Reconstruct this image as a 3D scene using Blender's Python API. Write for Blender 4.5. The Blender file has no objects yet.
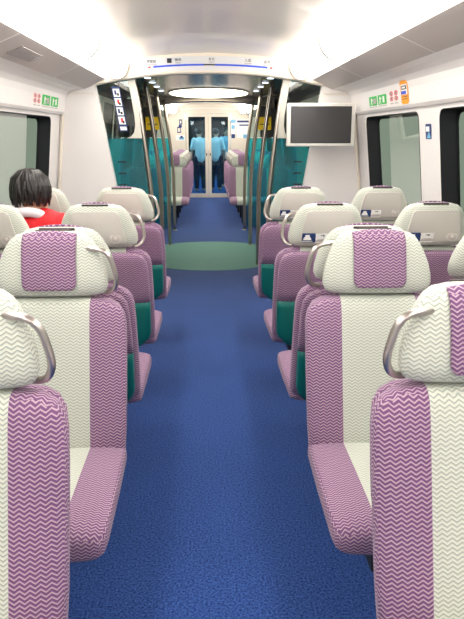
import bpy, bmesh, math, random
from mathutils import Vector, Matrix
random.seed(7)
C = bpy.context.scene.collection
SC = bpy.context.scene
PI = math.pi

# ------------------------------------------------------------------ camera, world, exposure
cam = bpy.data.cameras.new('camera'); cam_o = bpy.data.objects.new('camera', cam); C.objects.link(cam_o)
cam.sensor_fit = 'HORIZONTAL'; cam.sensor_width = 36.0; cam.lens = 36.0 * 620.0 / 464.0
cam.clip_start = 0.05
cam_o.location = (-0.025, 0.0, 1.462)
cam_o.rotation_euler = (PI / 2 - 0.275, 0, -0.0385)
SC.camera = cam_o
w = bpy.data.worlds.new('World'); SC.world = w; w.use_nodes = True
w.node_tree.nodes['Background'].inputs[0].default_value = (0.42, 0.46, 0.40, 1)
w.node_tree.nodes['Background'].inputs[1].default_value = 0.8
SC.view_settings.view_transform = 'Standard'; SC.view_settings.look = 'None'
SC.view_settings.gamma = 1; SC.view_settings.use_curve_mapping = False
SC.view_settings.exposure = 0.7
try:
    SC.cycles.use_denoising = True
    SC.cycles.max_bounces = 8
    SC.cycles.sample_clamp_indirect = 6
except Exception:
    pass
TUBE_STRENGTH = 7.0

# ------------------------------------------------------------------ materials
def lin(c):
    return tuple(((v / 255) / 12.92 if v / 255 <= 0.04045 else ((v / 255 + 0.055) / 1.055) ** 2.4) for v in c) + (1,)

def mat(name, col, rough=0.5, metal=0.0, spec=0.5, noise=0.0, scale=20, bump=0.0, coat=0.0):
    m = bpy.data.materials.new(name); m.use_nodes = True
    nt = m.node_tree; b = nt.nodes['Principled BSDF']
    b.inputs['Roughness'].default_value = rough; b.inputs['Metallic'].default_value = metal
    b.inputs['Specular IOR Level'].default_value = spec
    b.inputs['Coat Weight'].default_value = coat
    tc = nt.nodes.new('ShaderNodeTexCoord'); n = nt.nodes.new('ShaderNodeTexNoise')
    n.inputs['Scale'].default_value = scale; n.inputs['Detail'].default_value = 4
    nt.links.new(tc.outputs['Object'], n.inputs['Vector'])
    mx = nt.nodes.new('ShaderNodeMix'); mx.data_type = 'RGBA'
    c = lin(col)
    mx.inputs[6].default_value = tuple(max(0, v * (1 - noise)) for v in c[:3]) + (1,)
    mx.inputs[7].default_value = tuple(min(1, v * (1 + noise)) for v in c[:3]) + (1,)
    nt.links.new(n.outputs['Fac'], mx.inputs[0]); nt.links.new(mx.outputs[2], b.inputs['Base Color'])
    if bump:
        bp = nt.nodes.new('ShaderNodeBump'); bp.inputs['Strength'].default_value = bump; bp.inputs['Distance'].default_value = 0.003
        nt.links.new(n.outputs['Fac'], bp.inputs['Height']); nt.links.new(bp.outputs[0], b.inputs['Normal'])
    return m

def emit(name, col, s):
    m = bpy.data.materials.new(name); m.use_nodes = True; nt = m.node_tree
    b = nt.nodes['Principled BSDF']; b.inputs['Base Color'].default_value = lin(col)
    b.inputs['Emission Color'].default_value = lin(col); b.inputs['Emission Strength'].default_value = s
    return m

def math_node(nt, op, a, b=None, c=None):
    n = nt.nodes.new('ShaderNodeMath'); n.operation = op
    for i, v in enumerate((a, b, c)):
        if v is None: continue
        if isinstance(v, (int, float)): n.inputs[i].default_value = v
        else: nt.links.new(v, n.inputs[i])
    return n.outputs[0]

def mixc(nt, f, a, b):
    n = nt.nodes.new('ShaderNodeMix'); n.data_type = 'RGBA'
    for i, v in ((0, f), (6, a), (7, b)):
        if isinstance(v, (tuple, float, int)): n.inputs[i].default_value = v
        else: nt.links.new(v, n.inputs[i])
    return n.outputs[2]

PUR_A, PUR_B = (112, 74, 116), (188, 162, 174)
CRE_A, CRE_B = (154, 163, 154), (206, 208, 196)
def fabric(name, mode):
    """woven zigzag cloth; mode: 'purple', 'cream' or 'striped' (cream centre band, purple borders)"""
    m = bpy.data.materials.new(name); m.use_nodes = True; nt = m.node_tree; b = nt.nodes['Principled BSDF']
    b.inputs['Roughness'].default_value = 0.85; b.inputs['Specular IOR Level'].default_value = 0.25
    b.inputs['Sheen Weight'].default_value = 0.15
    uv = nt.nodes.new('ShaderNodeUVMap'); sx = nt.nodes.new('ShaderNodeSeparateXYZ'); nt.links.new(uv.outputs[0], sx.inputs[0])
    P, Q = 0.0205, 0.0098
    tri = math_node(nt, 'PINGPONG', sx.outputs[0], P / 2)
    vv = math_node(nt, 'MULTIPLY_ADD', tri, 0.72, sx.outputs[1])
    s = math_node(nt, 'SINE', math_node(nt, 'MULTIPLY', vv, 2 * PI / Q))
    s = math_node(nt, 'MULTIPLY_ADD', s, 0.5, 0.5)
    # slanted threads that cut each zigzag row into stitches
    tw = math_node(nt, 'MULTIPLY_ADD', tri, -1.4, sx.outputs[1])
    t = math_node(nt, 'SINE', math_node(nt, 'MULTIPLY', tw, 2 * PI / 0.0062))
    t = math_node(nt, 'MULTIPLY_ADD', t, 0.10, 0.0)
    f = math_node(nt, 'ADD', s, t)
    mr = nt.nodes.new('ShaderNodeMapRange'); mr.interpolation_type = 'SMOOTHSTEP'
    mr.inputs['From Min'].default_value = 0.50; mr.inputs['From Max'].default_value = 0.98
    nt.links.new(f, mr.inputs['Value'])
    pur = mixc(nt, mr.outputs[0], lin(PUR_A), lin(PUR_B)); cre = mixc(nt, mr.outputs[0], lin(CRE_B), lin(CRE_A))
    if mode == 'purple': col = pur
    elif mode == 'cream': col = cre
    else:
        tc = nt.nodes.new('ShaderNodeTexCoord'); so = nt.nodes.new('ShaderNodeSeparateXYZ'); nt.links.new(tc.outputs['Object'], so.inputs[0])
        k = math_node(nt, 'LESS_THAN', math_node(nt, 'ABSOLUTE', so.outputs[0]), 0.130)
        col = mixc(nt, k, pur, cre)
    nt.links.new(col, b.inputs['Base Color'])
    bp = nt.nodes.new('ShaderNodeBump'); bp.inputs['Strength'].default_value = 0.35; bp.inputs['Distance'].default_value = 0.002
    nt.links.new(f, bp.inputs['Height']); nt.links.new(bp.outputs[0], b.inputs['Normal'])
    return m

def glass(name, tint, refl=0.1, opac=0.0, rough=0.02, fm=0.8):
    m = bpy.data.materials.new(name); m.use_nodes = True; nt = m.node_tree
    for n in list(nt.nodes):
        if n.type != 'OUTPUT_MATERIAL': nt.nodes.remove(n)
    out = [n for n in nt.nodes if n.type == 'OUTPUT_MATERIAL'][0]
    tr = nt.nodes.new('ShaderNodeBsdfTransparent'); tr.inputs[0].default_value = lin(tint)
    gl = nt.nodes.new('ShaderNodeBsdfGlossy'); gl.inputs['Roughness'].default_value = rough
    df = nt.nodes.new('ShaderNodeBsdfDiffuse'); df.inputs[0].default_value = lin(tint)
    fr = nt.nodes.new('ShaderNodeFresnel'); fr.inputs[0].default_value = 1.5
    f = math_node(nt, 'MULTIPLY_ADD', fr.outputs[0], fm, refl)
    a = nt.nodes.new('ShaderNodeMixShader'); a.inputs[0].default_value = opac
    nt.links.new(tr.outputs[0], a.inputs[1]); nt.links.new(df.outputs[0], a.inputs[2])
    c = nt.nodes.new('ShaderNodeMixShader'); nt.links.new(f, c.inputs[0])
    nt.links.new(a.outputs[0], c.inputs[1]); nt.links.new(gl.outputs[0], c.inputs[2])
    nt.links.new(c.outputs[0], out.inputs[0])
    return m

M = {}
M['white'] = mat('white_laminate', (234, 229, 226), 0.35, noise=0.02, scale=3)
M['ceiling'] = mat('ceiling_laminate', (218, 208, 200), 0.28, noise=0.04, scale=1.2, coat=0.3)
M['grey_trim'] = mat('grey_trim', (180, 170, 165), 0.5, noise=0.02)
M['cream'] = mat('cream_plastic', (226, 216, 200), 0.4, noise=0.02, scale=5)
M['steel'] = mat('brushed_steel', (178, 170, 160), 0.28, 1.0, noise=0.06, scale=40)
M['handle'] = mat('handle_metal', (196, 188, 182), 0.30, 1.0, noise=0.03, scale=60)
M['vest_ceiling'] = mat('brushed_ceiling_metal', (150, 142, 134), 0.22, 0.9, noise=0.12, scale=2)
M['black'] = mat('black_rubber', (18, 20, 26), 0.5, noise=0.1)
M['screen'] = mat('dark_screen', (52, 50, 52), 0.3, noise=0.05)
M['bezel'] = mat('monitor_bezel', (226, 222, 214), 0.4, noise=0.02)
M['plastic'] = mat('headrest_grey_plastic', (196, 192, 184), 0.45, noise=0.02, scale=8)
M['teal'] = mat('teal_shell', (8, 108, 100), 0.42, noise=0.06, scale=6)
M['dark'] = mat('dark_grey_plastic', (40, 42, 48), 0.6, noise=0.1)
M['smoke'] = mat('smoked_panel', (78, 74, 72), 0.25, noise=0.15, scale=3)
M['maroon'] = mat('dark_strip', (60, 50, 52), 0.5, noise=0.1)
M['lamp_frame'] = mat('lamp_frame', (205, 202, 190), 0.4, noise=0.02)
M['cap'] = mat('lamp_end_cap', (80, 78, 70), 0.4, noise=0.02)
M['tube'] = emit('lit_diffuser', (255, 252, 245), TUBE_STRENGTH)
M['oval'] = emit('lit_oval_diffuser', (255, 246, 220), 4.0)
M['spot'] = emit('lit_spot', (225, 240, 255), 3)
M['fab_p'] = fabric('zigzag_purple_cloth', 'purple')
M['fab_c'] = fabric('zigzag_cream_cloth', 'cream')
M['fab_s'] = fabric('zigzag_striped_cloth', 'striped')
M['glass'] = glass('window_glass', (208, 222, 208), 0.0, fm=0.4)
M['clear'] = glass('clear_screen_glass', (225, 235, 232), 0.03)
M['film'] = glass('teal_film', (95, 206, 214), 0.02, 0.10, 0.1)
M['film_far'] = glass('pale_teal_film', (120, 226, 236), 0.02, 0.10, 0.1)
M['door_glass'] = glass('blue_door_glass', (190, 226, 240), 0.02, 0.0)
def flat(name, c): return mat(name, c, 0.5, noise=0.01)
M['green'] = flat('sticker_green', (0, 185, 70)); M['orange'] = flat('sticker_orange', (250, 160, 20))
M['navy'] = flat('sticker_navy', (22, 52, 108)); M['paper'] = flat('sticker_white', (240, 240, 236))
M['red'] = flat('print_red', (225, 60, 60)); M['blue'] = flat('print_blue', (40, 80, 215))
M['ink'] = flat('print_dark', (30, 32, 44)); M['yellow'] = flat('sticker_yellow', (225, 190, 20))
M['pale_blue'] = flat('print_pale_blue', (120, 180, 215)); M['brown'] = flat('print_brown', (150, 110, 90))
M['skin'] = mat('skin', (214, 160, 130), 0.5, noise=0.03); M['hair'] = mat('black_hair', (30, 26, 25), 0.42, noise=0.5, scale=90, bump=0.6)
M['jacket'] = mat('red_jacket_cloth', (214, 18, 30), 0.7, noise=0.08, scale=30, bump=0.2)
M['collar'] = mat('white_collar_cloth', (228, 222, 226), 0.8, noise=0.05, scale=40)
M['trousers'] = mat('dark_trousers', (34, 38, 52), 0.8, noise=0.1)
M['shirt'] = mat('pale_shirt', (225, 235, 235), 0.8, noise=0.04); M['bluegrey'] = mat('pale_blue_shirt', (150, 190, 205), 0.8, noise=0.04)

def carpet():
    m = bpy.data.materials.new('blue_carpet'); m.use_nodes = True; nt = m.node_tree; b = nt.nodes['Principled BSDF']
    b.inputs['Roughness'].default_value = 0.9; b.inputs['Specular IOR Level'].default_value = 0.2; b.inputs['Sheen Weight'].default_value = 0.1
    tc = nt.nodes.new('ShaderNodeTexCoord')
    n = nt.nodes.new('ShaderNodeTexNoise'); n.inputs['Scale'].default_value = 130; n.inputs['Detail'].default_value = 3
    n2 = nt.nodes.new('ShaderNodeTexNoise'); n2.inputs['Scale'].default_value = 2.2; n2.inputs['Detail'].default_value = 3
    for x in (n, n2): nt.links.new(tc.outputs['Object'], x.inputs['Vector'])
    mr = nt.nodes.new('ShaderNodeMapRange'); mr.inputs['From Min'].default_value = 0.35; mr.inputs['From Max'].default_value = 0.68
    nt.links.new(n.outputs['Fac'], mr.inputs['Value'])
    a = mixc(nt, mr.outputs[0], lin((13, 41, 104)), lin((58, 94, 160)))
    mr2 = nt.nodes.new('ShaderNodeMapRange'); mr2.inputs['To Min'].default_value = 0.85; mr2.inputs['To Max'].default_value = 1.15
    nt.links.new(n2.outputs['Fac'], mr2.inputs['Value'])
    hs = nt.nodes.new('ShaderNodeHueSaturation'); nt.links.new(a, hs.inputs['Color']); nt.links.new(mr2.outputs[0], hs.inputs['Value'])
    nt.links.new(hs.outputs[0], b.inputs['Base Color'])
    bp = nt.nodes.new('ShaderNodeBump'); bp.inputs['Strength'].default_value = 0.5; bp.inputs['Distance'].default_value = 0.004
    nt.links.new(n.outputs['Fac'], bp.inputs['Height']); nt.links.new(bp.outputs[0], b.inputs['Normal'])
    return m
M['carpet'] = carpet()
M['inlay'] = mat('sage_green_carpet', (92, 138, 132), 0.85, noise=0.12, scale=140, bump=0.3)

# ------------------------------------------------------------------ mesh helpers
def box_uv(bm):
    uv = bm.loops.layers.uv.verify()
    for f in bm.faces:
        n = f.normal; ax = max(range(3), key=lambda i: abs(n[i]))
        for l in f.loops:
            c = l.vert.co
            l[uv].uv = (c.x, c.z) if ax == 1 else ((c.x, c.y) if ax == 2 else (c.y, c.z))

def obj(name, bm, m, parent=None, smooth=False, bevel=0.0):
    bmesh.ops.recalc_face_normals(bm, faces=bm.faces); bm.normal_update(); box_uv(bm)
    me = bpy.data.meshes.new(name)
    for f in bm.faces: f.smooth = smooth
    bm.to_mesh(me); bm.free()
    for x in (m if isinstance(m, (list, tuple)) else [m]): me.materials.append(x)
    o = bpy.data.objects.new(name, me); C.objects.link(o)
    if parent is not None: o.parent = parent
    if bevel:
        b = o.modifiers.new('bevel', 'BEVEL'); b.width = bevel; b.segments = 3; b.limit_method = 'ANGLE'
        for p in me.polygons: p.use_smooth = True
    return o

def tag(o, label=None, cat=None, group=None, kind=None):
    if label: o['label'] = label
    if cat: o['category'] = cat
    if group: o['group'] = group
    if kind: o['kind'] = kind
    return o

def thing(name, label, cat, loc=(0, 0, 0), rz=0.0, group=None):
    o = bpy.data.objects.new(name, None); C.objects.link(o); o.empty_display_size = 0.1
    o.location = loc; o.rotation_euler = (0, 0, rz)
    return tag(o, label, cat, group)

def struct(name, bm, m, smooth=False, bevel=0.0, parent=None):
    o = obj(name, bm, m, parent, smooth, bevel)
    if parent is None: o['kind'] = 'structure'
    return o

def box(bm, x0, x1, y0, y1, z0, z1, mi=0):
    v = [bm.verts.new((x, y, z)) for x in (x0, x1) for y in (y0, y1) for z in (z0, z1)]
    for q in ((0, 1, 3, 2), (4, 6, 7, 5), (0, 4, 5, 1), (2, 3, 7, 6), (0, 2, 6, 4), (1, 5, 7, 3)):
        f = bm.faces.new([v[i] for i in q]); f.material_index = mi
    return v

def B(*a):
    bm = bmesh.new(); box(bm, *a); return bm

def prism(bm, pts, off, mi=0):
    """polygon pts (3-D) extruded by vector off"""
    off = Vector(off); a = [bm.verts.new(p) for p in pts]; b = [bm.verts.new(Vector(p) + off) for p in pts]
    n = len(a); fs = [bm.faces.new(a), bm.faces.new(b[::-1])]
    for i in range(n): fs.append(bm.faces.new((a[i], a[(i + 1) % n], b[(i + 1) % n], b[i])))
    for f in fs: f.material_index = mi

def sweep(bm, prof, y0, y1, mi=0, steps=1, close=False):
    """open profile of (x,z) swept along Y"""
    rows = [[bm.verts.new((x, y0 + (y1 - y0) * k / steps, z)) for x, z in prof] for k in range(steps + 1)]
    m = len(prof)
    for k in range(steps):
        for i in range(m if close else m - 1):
            f = bm.faces.new((rows[k][i], rows[k][(i + 1) % m], rows[k + 1][(i + 1) % m], rows[k + 1][i])); f.material_index = mi
    if close:
        bm.faces.new(rows[0]); bm.faces.new(rows[-1][::-1])

def tube(bm, pts, r, n=12, flat_=1.0, cap=True, radii=None):
    pts = [Vector(p) for p in pts]; rings = []
    up = Vector((0, 1, 0.01))
    for i, p in enumerate(pts):
        d = (pts[min(i + 1, len(pts) - 1)] - pts[max(i - 1, 0)]).normalized()
        s = d.cross(up)
        if s.length < 1e-3: s = d.cross(Vector((1, 0, 0)))
        s.normalize(); t = s.cross(d).normalized()
        rr = radii[i] if radii else r
        rings.append([bm.verts.new(p + s * (rr * math.cos(2 * PI * k / n)) + t * (rr * flat_ * math.sin(2 * PI * k / n))) for k in range(n)])
    for a, b in zip(rings, rings[1:]):
        for k in range(n): bm.faces.new((a[k], a[(k + 1) % n], b[(k + 1) % n], b[k]))
    if cap: bm.faces.new(rings[0][::-1]); bm.faces.new(rings[-1])

def smooth_path(pts, n=6):
    """Catmull-Rom through pts"""
    P = [Vector(p) for p in pts]; P = [2 * P[0] - P[1]] + P + [2 * P[-1] - P[-2]]; out = []
    for i in range(1, len(P) - 2):
        for k in range(n):
            t = k / n; a, b, c, d = P[i - 1:i + 3]
            out.append(0.5 * ((2 * b) + (c - a) * t + (2 * a - 5 * b + 4 * c - d) * t * t + (3 * b - a - 3 * c + d) * t ** 3))
    out.append(P[-2]); return out

def sup(u, n): return math.copysign(abs(u) ** (2 / n), u)
def loft(bm, rings, axis='z', n=3.5, seg=48):
    """superellipse rings (pos, centre, half width x, half depth)"""
    R = []
    for pos, c, hw, ht in rings:
        r = []
        for k in range(seg):
            a = 2 * PI * k / seg; x = hw * sup(math.cos(a), n); d = c + ht * sup(math.sin(a), n)
            r.append(bm.verts.new((x, d, pos) if axis == 'z' else (x, pos, d)))
        R.append(r)
    for a, b in zip(R, R[1:]):
        for k in range(seg): bm.faces.new((a[k], a[(k + 1) % seg], b[(k + 1) % seg], b[k]))
    bm.faces.new(R[0][::-1]); bm.faces.new(R[-1])

def rounded_poly(pts, r, n=5):
    """2-D polygon with corners rounded"""
    out = []; m = len(pts)
    for i in range(m):
        p = Vector(pts[i]); a = (Vector(pts[i - 1]) - p); b = (Vector(pts[(i + 1) % m]) - p)
        rr = min(r, a.length * 0.45, b.length * 0.45); s = p + a.normalized() * rr; e = p + b.normalized() * rr
        for k in range(n + 1):
            t = k / n; q = (1 - t) ** 2 * s + 2 * t * (1 - t) * p + t * t * e; out.append((q.x, q.y))
    return out

def text_bm(bm, s, size, origin, ux=(1, 0, 0), uy=(0, 0, 1), mi=0, align='CENTER', lift=0.0):
    cu = bpy.data.curves.new('t', 'FONT'); cu.body = s; cu.size = size; cu.align_x = align; cu.align_y = 'CENTER'
    o = bpy.data.objects.new('t', cu); C.objects.link(o)
    bpy.context.view_layer.update()
    me = bpy.data.meshes.new_from_object(o.evaluated_get(bpy.context.evaluated_depsgraph_get()))
    t = bmesh.new(); t.from_mesh(me); O = Vector(origin); ux = Vector(ux); uy = Vector(uy); nz = ux.cross(uy)
    mp = {v: bm.verts.new(O + ux * v.co.x + uy * v.co.y + nz * lift) for v in t.verts}
    for f in t.faces:
        try: bm.faces.new([mp[v] for v in f.verts]).material_index = mi
        except ValueError: pass
    t.free(); bpy.data.objects.remove(o); bpy.data.curves.remove(cu); bpy.data.meshes.remove(me)

def holed(bm, u0, u1, v0, v1, hole, fn, thick=None, rr=0.07, n=10, depth=None):
    """panel (u,v) with a rounded-rect hole; fn maps (u,v,d) to 3-D; returns the hole outline"""
    a0, a1, b0, b1 = hole; inner = rounded_poly([(a0, b0), (a1, b0), (a1, b1), (a0, b1)], rr, n)
    # insert side midpoints for even matching
    cx, cy = (a0 + a1) / 2, (b0 + b1) / 2; m = len(inner); outer = []
    q = m // 4
    cor = [(u0, v0), (u1, v0), (u1, v1), (u0, v1)]
    for i, (x, y) in enumerate(inner):
        c = i // q; k = i % q; mid = (q - 1) / 2
        X, Y = cor[c]
        if k < int(mid):   # first half of corner: slide along the incoming side
            if c in (0, 2): X2, Y2 = X, y
            else: X2, Y2 = x, Y
        elif k > mid:
            if c in (0, 2): X2, Y2 = x, Y
            else: X2, Y2 = X, y
        else: X2, Y2 = X, Y
        outer.append((X2, Y2))
    I = [bm.verts.new(fn(u, v, 0)) for u, v in inner]; O = [bm.verts.new(fn(u, v, 0)) for u, v in outer]
    for i in range(m):
        j = (i + 1) % m; bm.faces.new((O[i], O[j], I[j], I[i]))
    return inner

# ------------------------------------------------------------------ structure
Y_BACK, Y_P1, Y_P2, Y_END, Y_NEXT = -1.6, 5.80, 9.90, 15.10, 24.0
bm = B(-1.6, 1.6, Y_BACK, Y_NEXT, -0.06, 0.0); struct('floor', bm, M['carpet'])
# round green inlay between the doors
bm = bmesh.new(); rim = [(0.97 * math.cos(2 * PI * k / 96), 7.75 + 0.97 * math.sin(2 * PI * k / 96), 0.0) for k in range(96)]
prism(bm, rim, (0, 0, 0.003)); struct('trim_1', bm, M['inlay'])

def wx(z):  # inner face of the side wall at height z
    if z < 0.95: return 1.40
    return 1.40 - 0.12 * (z - 0.95)

CEIL = [(-1.0, 2.06), (-0.8, 2.075), (-0.68, 2.09), (-0.55, 2.105), (-0.3, 2.13), (0, 2.142), (0.3, 2.13), (0.55, 2.105), (0.68, 2.09), (0.8, 2.075), (1.0, 2.06)]
def saloon(y0, y1, wins, suffix, first):
    n = first
    bm = bmesh.new(); sweep(bm, CEIL, y0, y1); sweep(bm, [(x, z + 0.05) for x, z in CEIL], y0, y1)
    o = struct('ceiling' + suffix, bm, M['ceiling'], smooth=True)
    for side, s in (('left', -1), ('right', 1)):
        bm = bmesh.new()
        # dado below the windows and curved panel above them
        sweep(bm, [(s * x, z) for x, z in ((1.40, 0), (1.40, 0.82))], y0, y1)
        sweep(bm, [(s * x, z) for x, z in ((wx(1.63), 1.63), (1.295, 1.632), (1.278, 1.65), (1.270, 1.70), (1.262, 1.75), (1.250, 1.79), (1.225, 1.822), (1.17, 1.842), (1.085, 1.85), (1.085, 2.0))], y0, y1)
        edges = [y0]; 
        for a, b in zip(wins, wins[1:]): edges.append((a[1] + b[0]) / 2)
        edges.append(y1)
        fn = lambda u, v, d: (s * (wx(v) + d), u, v)
        outs = []
        for i, (a, b) in enumerate(wins):
            outs.append(holed(bm, edges[i], edges[i + 1], 0.82, 1.63, (a, b, 0.90, 1.605), fn))
        struct('wall_%s%s' % (side, suffix), bm, M['white'], smooth=False)
        for out in outs:
            fr = bmesh.new(); m = len(out)
            cu = sum(p[0] for p in out) / m; cv = sum(p[1] for p in out) / m
            L = [[], [], []]
            for u, v in out:
                L[0].append(fr.verts.new(fn(u, v, -0.004))); L[1].append(fr.verts.new(fn(u, v, 0.10)))
                L[2].append(fr.verts.new(fn(u + 0.03 * (cu - u) / abs(cu - u + 1e-6) * (abs(u - cu) > 0.4), v - 0.02 * (1 if v > cv else -1), 0.10)))
            for A, Bq in ((0, 1), (1, 2)):
                for i in range(m): fr.faces.new((L[A][i], L[A][(i + 1) % m], L[Bq][(i + 1) % m], L[Bq][i]))
            wo = obj('window_%d' % n, fr, M['black'], None); wo['kind'] = 'structure'
            gl = bmesh.new(); gl.faces.new([gl.verts.new(fn(u, v, 0.095)) for u, v in out])
            obj('pane', gl, M['glass'], wo)
            n += 1
    return n

nwin = saloon(Y_BACK, Y_P1, [(-1.0, 0.45), (0.72, 2.08), (2.36, 3.72), (4.09, 5.44)], '', 1)
nwin = saloon(Y_P2, Y_END, [(10.3, 11.65), (11.95, 13.3), (13.6, 14.9)], '_beyond', nwin)
# wedge-shaped grey cove panels beside the lamps
k = 2
for y0, y1 in ((Y_BACK, Y_P1 - 0.02), (Y_P2, Y_END)):
    for s in (-1, 1):
        bm = bmesh.new()
        sweep(bm, [(s * x, z) for x, z in ((0.90, 1.925), (1.09, 1.847), (1.10, 2.055), (0.92, 2.062))], y0, y1, close=True)
        t = struct('trim_%d' % k, bm, M['grey_trim']); k += 1
        if y0 < 0:
            for yy in (1.6, 3.2, 4.62):
                g = bmesh.new()
                prism(g, [(s * 0.905, yy, 1.9215), (s * 1.085, yy, 1.8475), (s * 1.085, yy + 0.006, 1.8475), (s * 0.905, yy + 0.006, 1.9215)], (0, 0, -0.0015))
                obj('panel_joint', g, M['maroon'] if False else M['white'], t)
            if s < 0:
                g = bmesh.new()
                for q in range(7):
                    xx = -0.965 - 0.012 * q; zz = 1.925 - (0.012 * q + 0.065) * 0.4105
                    prism(g, [(xx, 3.45, zz - 0.001), (xx - 0.007, 3.45, zz - 0.004), (xx - 0.007, 3.87, zz - 0.004), (xx, 3.87, zz - 0.001)], (0, 0, -0.003))
                obj('air_vent', g, flat('vent_grey', (150, 142, 138)), t)
# back wall behind the camera
struct('wall_back', B(-1.4, 1.4, Y_BACK - 0.05, Y_BACK, 0, 2.15), M['white'])

# vestibule walls, ceiling
for side, s in (('left', -1), ('right', 1)):
    bm = bmesh.new(); sweep(bm, [(s * 1.40, 0), (s * 1.40, 0.95), (s * wx(1.40), 1.40)], Y_P1 + 0.06, Y_P2)
    struct('wall_%s_vestibule' % side, bm, M['cream'])
    bm = bmesh.new(); sweep(bm, [(s * wx(1.40), 1.40), (s * 1.28, 1.95), (s * 1.20, 2.0)], Y_P1 + 0.06, Y_P2)
    struct('wall_%s_vestibule_upper' % side, bm, M['smoke'])
def door_leaf(name, s, ya, yb):
    f = lambda u, v, d: (s * (wx(v) - 0.03 + d), u, v)
    bm = bmesh.new(); out = holed(bm, ya, yb, 0.02, 1.9, (ya + 0.12, yb - 0.12, 1.28, 1.84), f)
    o = struct(name, bm, M['cream'])
    g = bmesh.new(); g.faces.new([g.verts.new(f(u, v, 0.012)) for u, v in out]); obj('door_window', g, M['screen'], o)
    return o
door_leaf('door_1', -1, 6.75, 7.80); door_leaf('door_2', -1, 7.82, 8.87)
door_leaf('door_3', 1, 6.75, 7.80); door_leaf('door_4', 1, 7.82, 8.87)
bm = B(-1.25, 1.25, Y_P1 + 0.1, Y_P2 + 0.12, 2.0, 2.05); struct('ceiling_vestibule', bm, M['vest_ceiling'])

# partition between near saloon and vestibule: header arch + slanted side panels
def arch_z(x): x = abs(x); return 1.975 - 0.10 * (x / 1.0) ** 2.2
xs = [-1.0 + 2.0 * i / 40 for i in range(41)]
def header(name, y0, y1, m, low=0.0):
    bm = bmesh.new(); rows = []
    for x in xs:
        rows.append([bm.verts.new((x, y, z)) for y, z in ((y0 + 0.012, arch_z(x) - low), (y0, arch_z(x) + 0.012 - low), (y0, 2.16), (y1, 2.16), (y1, arch_z(x) - low))])
    for a, b in zip(rows, rows[1:]):
        for i in range(5): bm.faces.new((a[i], a[(i + 1) % 5], b[(i + 1) % 5], b[i]))
    bm.faces.new(rows[0]); bm.faces.new(rows[-1][::-1])
    return struct(name, bm, m)
header('trim_20', Y_P1 - 0.05, Y_P1 + 0.06, M['cream'])
header('trim_21', Y_P2 - 0.02, Y_P2 + 0.12, M['vest_ceiling'], 0.035)
def side_panel(s, y, th, m, name, low=False):
    pts = [(0.84, 0), (0.855, 1.0), (0.903, 1.3), (0.935, 1.5), (1.0, 1.90), (1.0, 2.1), (1.35, 2.1), (1.42, 0)]
    if low: pts = [(0.72, 0), (0.72, 0.30), (1.42, 0.30), (1.42, 0)]
    bm = bmesh.new(); prism(bm, [(s * x, y, z) for x, z in pts], (0, th, 0)); return struct(name, bm, m)
side_panel(-1, Y_P1 - 0.02, 0.06, M['white'], 'wall_partition_left'); side_panel(1, Y_P1 - 0.02, 0.06, M['white'], 'wall_partition_right')
# upright corner beads and horizontal joint on the partition panels
for i, s in enumerate((-1, 1)):
    bm = bmesh.new(); tube(bm, [(s * 1.375, Y_P1 - 0.03, 0), (s * 1.375, Y_P1 - 0.03, 0.95), (s * 1.295, Y_P1 - 0.03, 1.63)], 0.012)
    struct('trim_%d' % (22 + i), bm, M['cream'], smooth=True)
    struct('trim_%d' % (24 + i), B(*sorted((s * 1.01, s * 1.27)), Y_P1 - 0.026, Y_P1 - 0.02, 1.805, 1.812), M['cream'])
# far partition: dark smoked cabinet above teal glass
for i, s in enumerate((-1, 1)):
    bm = bmesh.new(); prism(bm, [(s * x, Y_P2, z) for x, z in ((0.80, 1.42), (0.76, 1.98), (1.36, 1.98), (1.36, 1.42))], (0, 0.05, 0))
    struct('wall_bulkhead_' + ('left', 'right')[i], bm, M['dark'])

# end wall with the door opening
bm = bmesh.new()
box(bm, -1.40, -0.53, Y_END, Y_END + 0.08, 0, 1.93); box(bm, 0.53, 1.40, Y_END, Y_END + 0.08, 0, 1.93)
box(bm, -1.40, 1.40, Y_END, Y_END + 0.08, 1.93, 2.16); struct('wall_end', bm, M['cream'])
bm = bmesh.new(); cv = [(-1.1 + 2.2 * i / 24, 1.98 + 0.06 * (1 - ((-1.1 + 2.2 * i / 24) / 1.1) ** 2)) for i in range(25)]
prism(bm, [(x, Y_END - 0.03, z) for x, z in cv] + [(x, Y_END - 0.03, z + 0.02) for x, z in cv[::-1]], (0, 0.03, 0)); struct('trim_30', bm, M['white'])
def glass_door(name, s):
    bm = bmesh.new(); x0, x1 = (-0.52, -0.002) if s < 0 else (0.002, 0.52)
    y0, y1 = Y_END + 0.01, Y_END + 0.05
    xi0, xi1 = (x0 + 0.055, x1 - 0.07) if s < 0 else (x0 + 0.07, x1 - 0.055)
    box(bm, x0, xi0, y0, y1, 0.005, 1.925); box(bm, xi1, x1, y0, y1, 0.005, 1.925)
    box(bm, xi0, xi1, y0, y1, 0.005, 0.10); box(bm, xi0, xi1, y0, y1, 1.86, 1.925)
    o = struct(name, bm, M['cream'])
    obj('pane', B(xi0, xi1, y0 + 0.015, y0 + 0.02, 0.10, 1.86), M['door_glass'], o)
    obj('door_handle', B(*((x1 - 0.05, x1 - 0.03) if s < 0 else (x0 + 0.03, x0 + 0.05)), y0 - 0.015, y0, 0.98, 1.04), M['black'], o)
glass_door('door_5', -1); glass_door('door_6', 1)
# the next carriage behind the glass doors
bm = bmesh.new(); sweep(bm, [(-1.4, 0), (-1.4, 1.0), (-1.25, 1.8), (-1.0, 2.1), (1.0, 2.1), (1.25, 1.8), (1.4, 1.0), (1.4, 0)], Y_END + 0.08, Y_NEXT)
struct('wall_next_carriage', bm, mat('next_carriage_lining', (150, 186, 194), 0.35, noise=0.1, scale=2))
struct('wall_next_end', B(-1.4, 1.4, Y_NEXT - 0.05, Y_NEXT, 0, 2.15), M['dark'])

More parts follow.
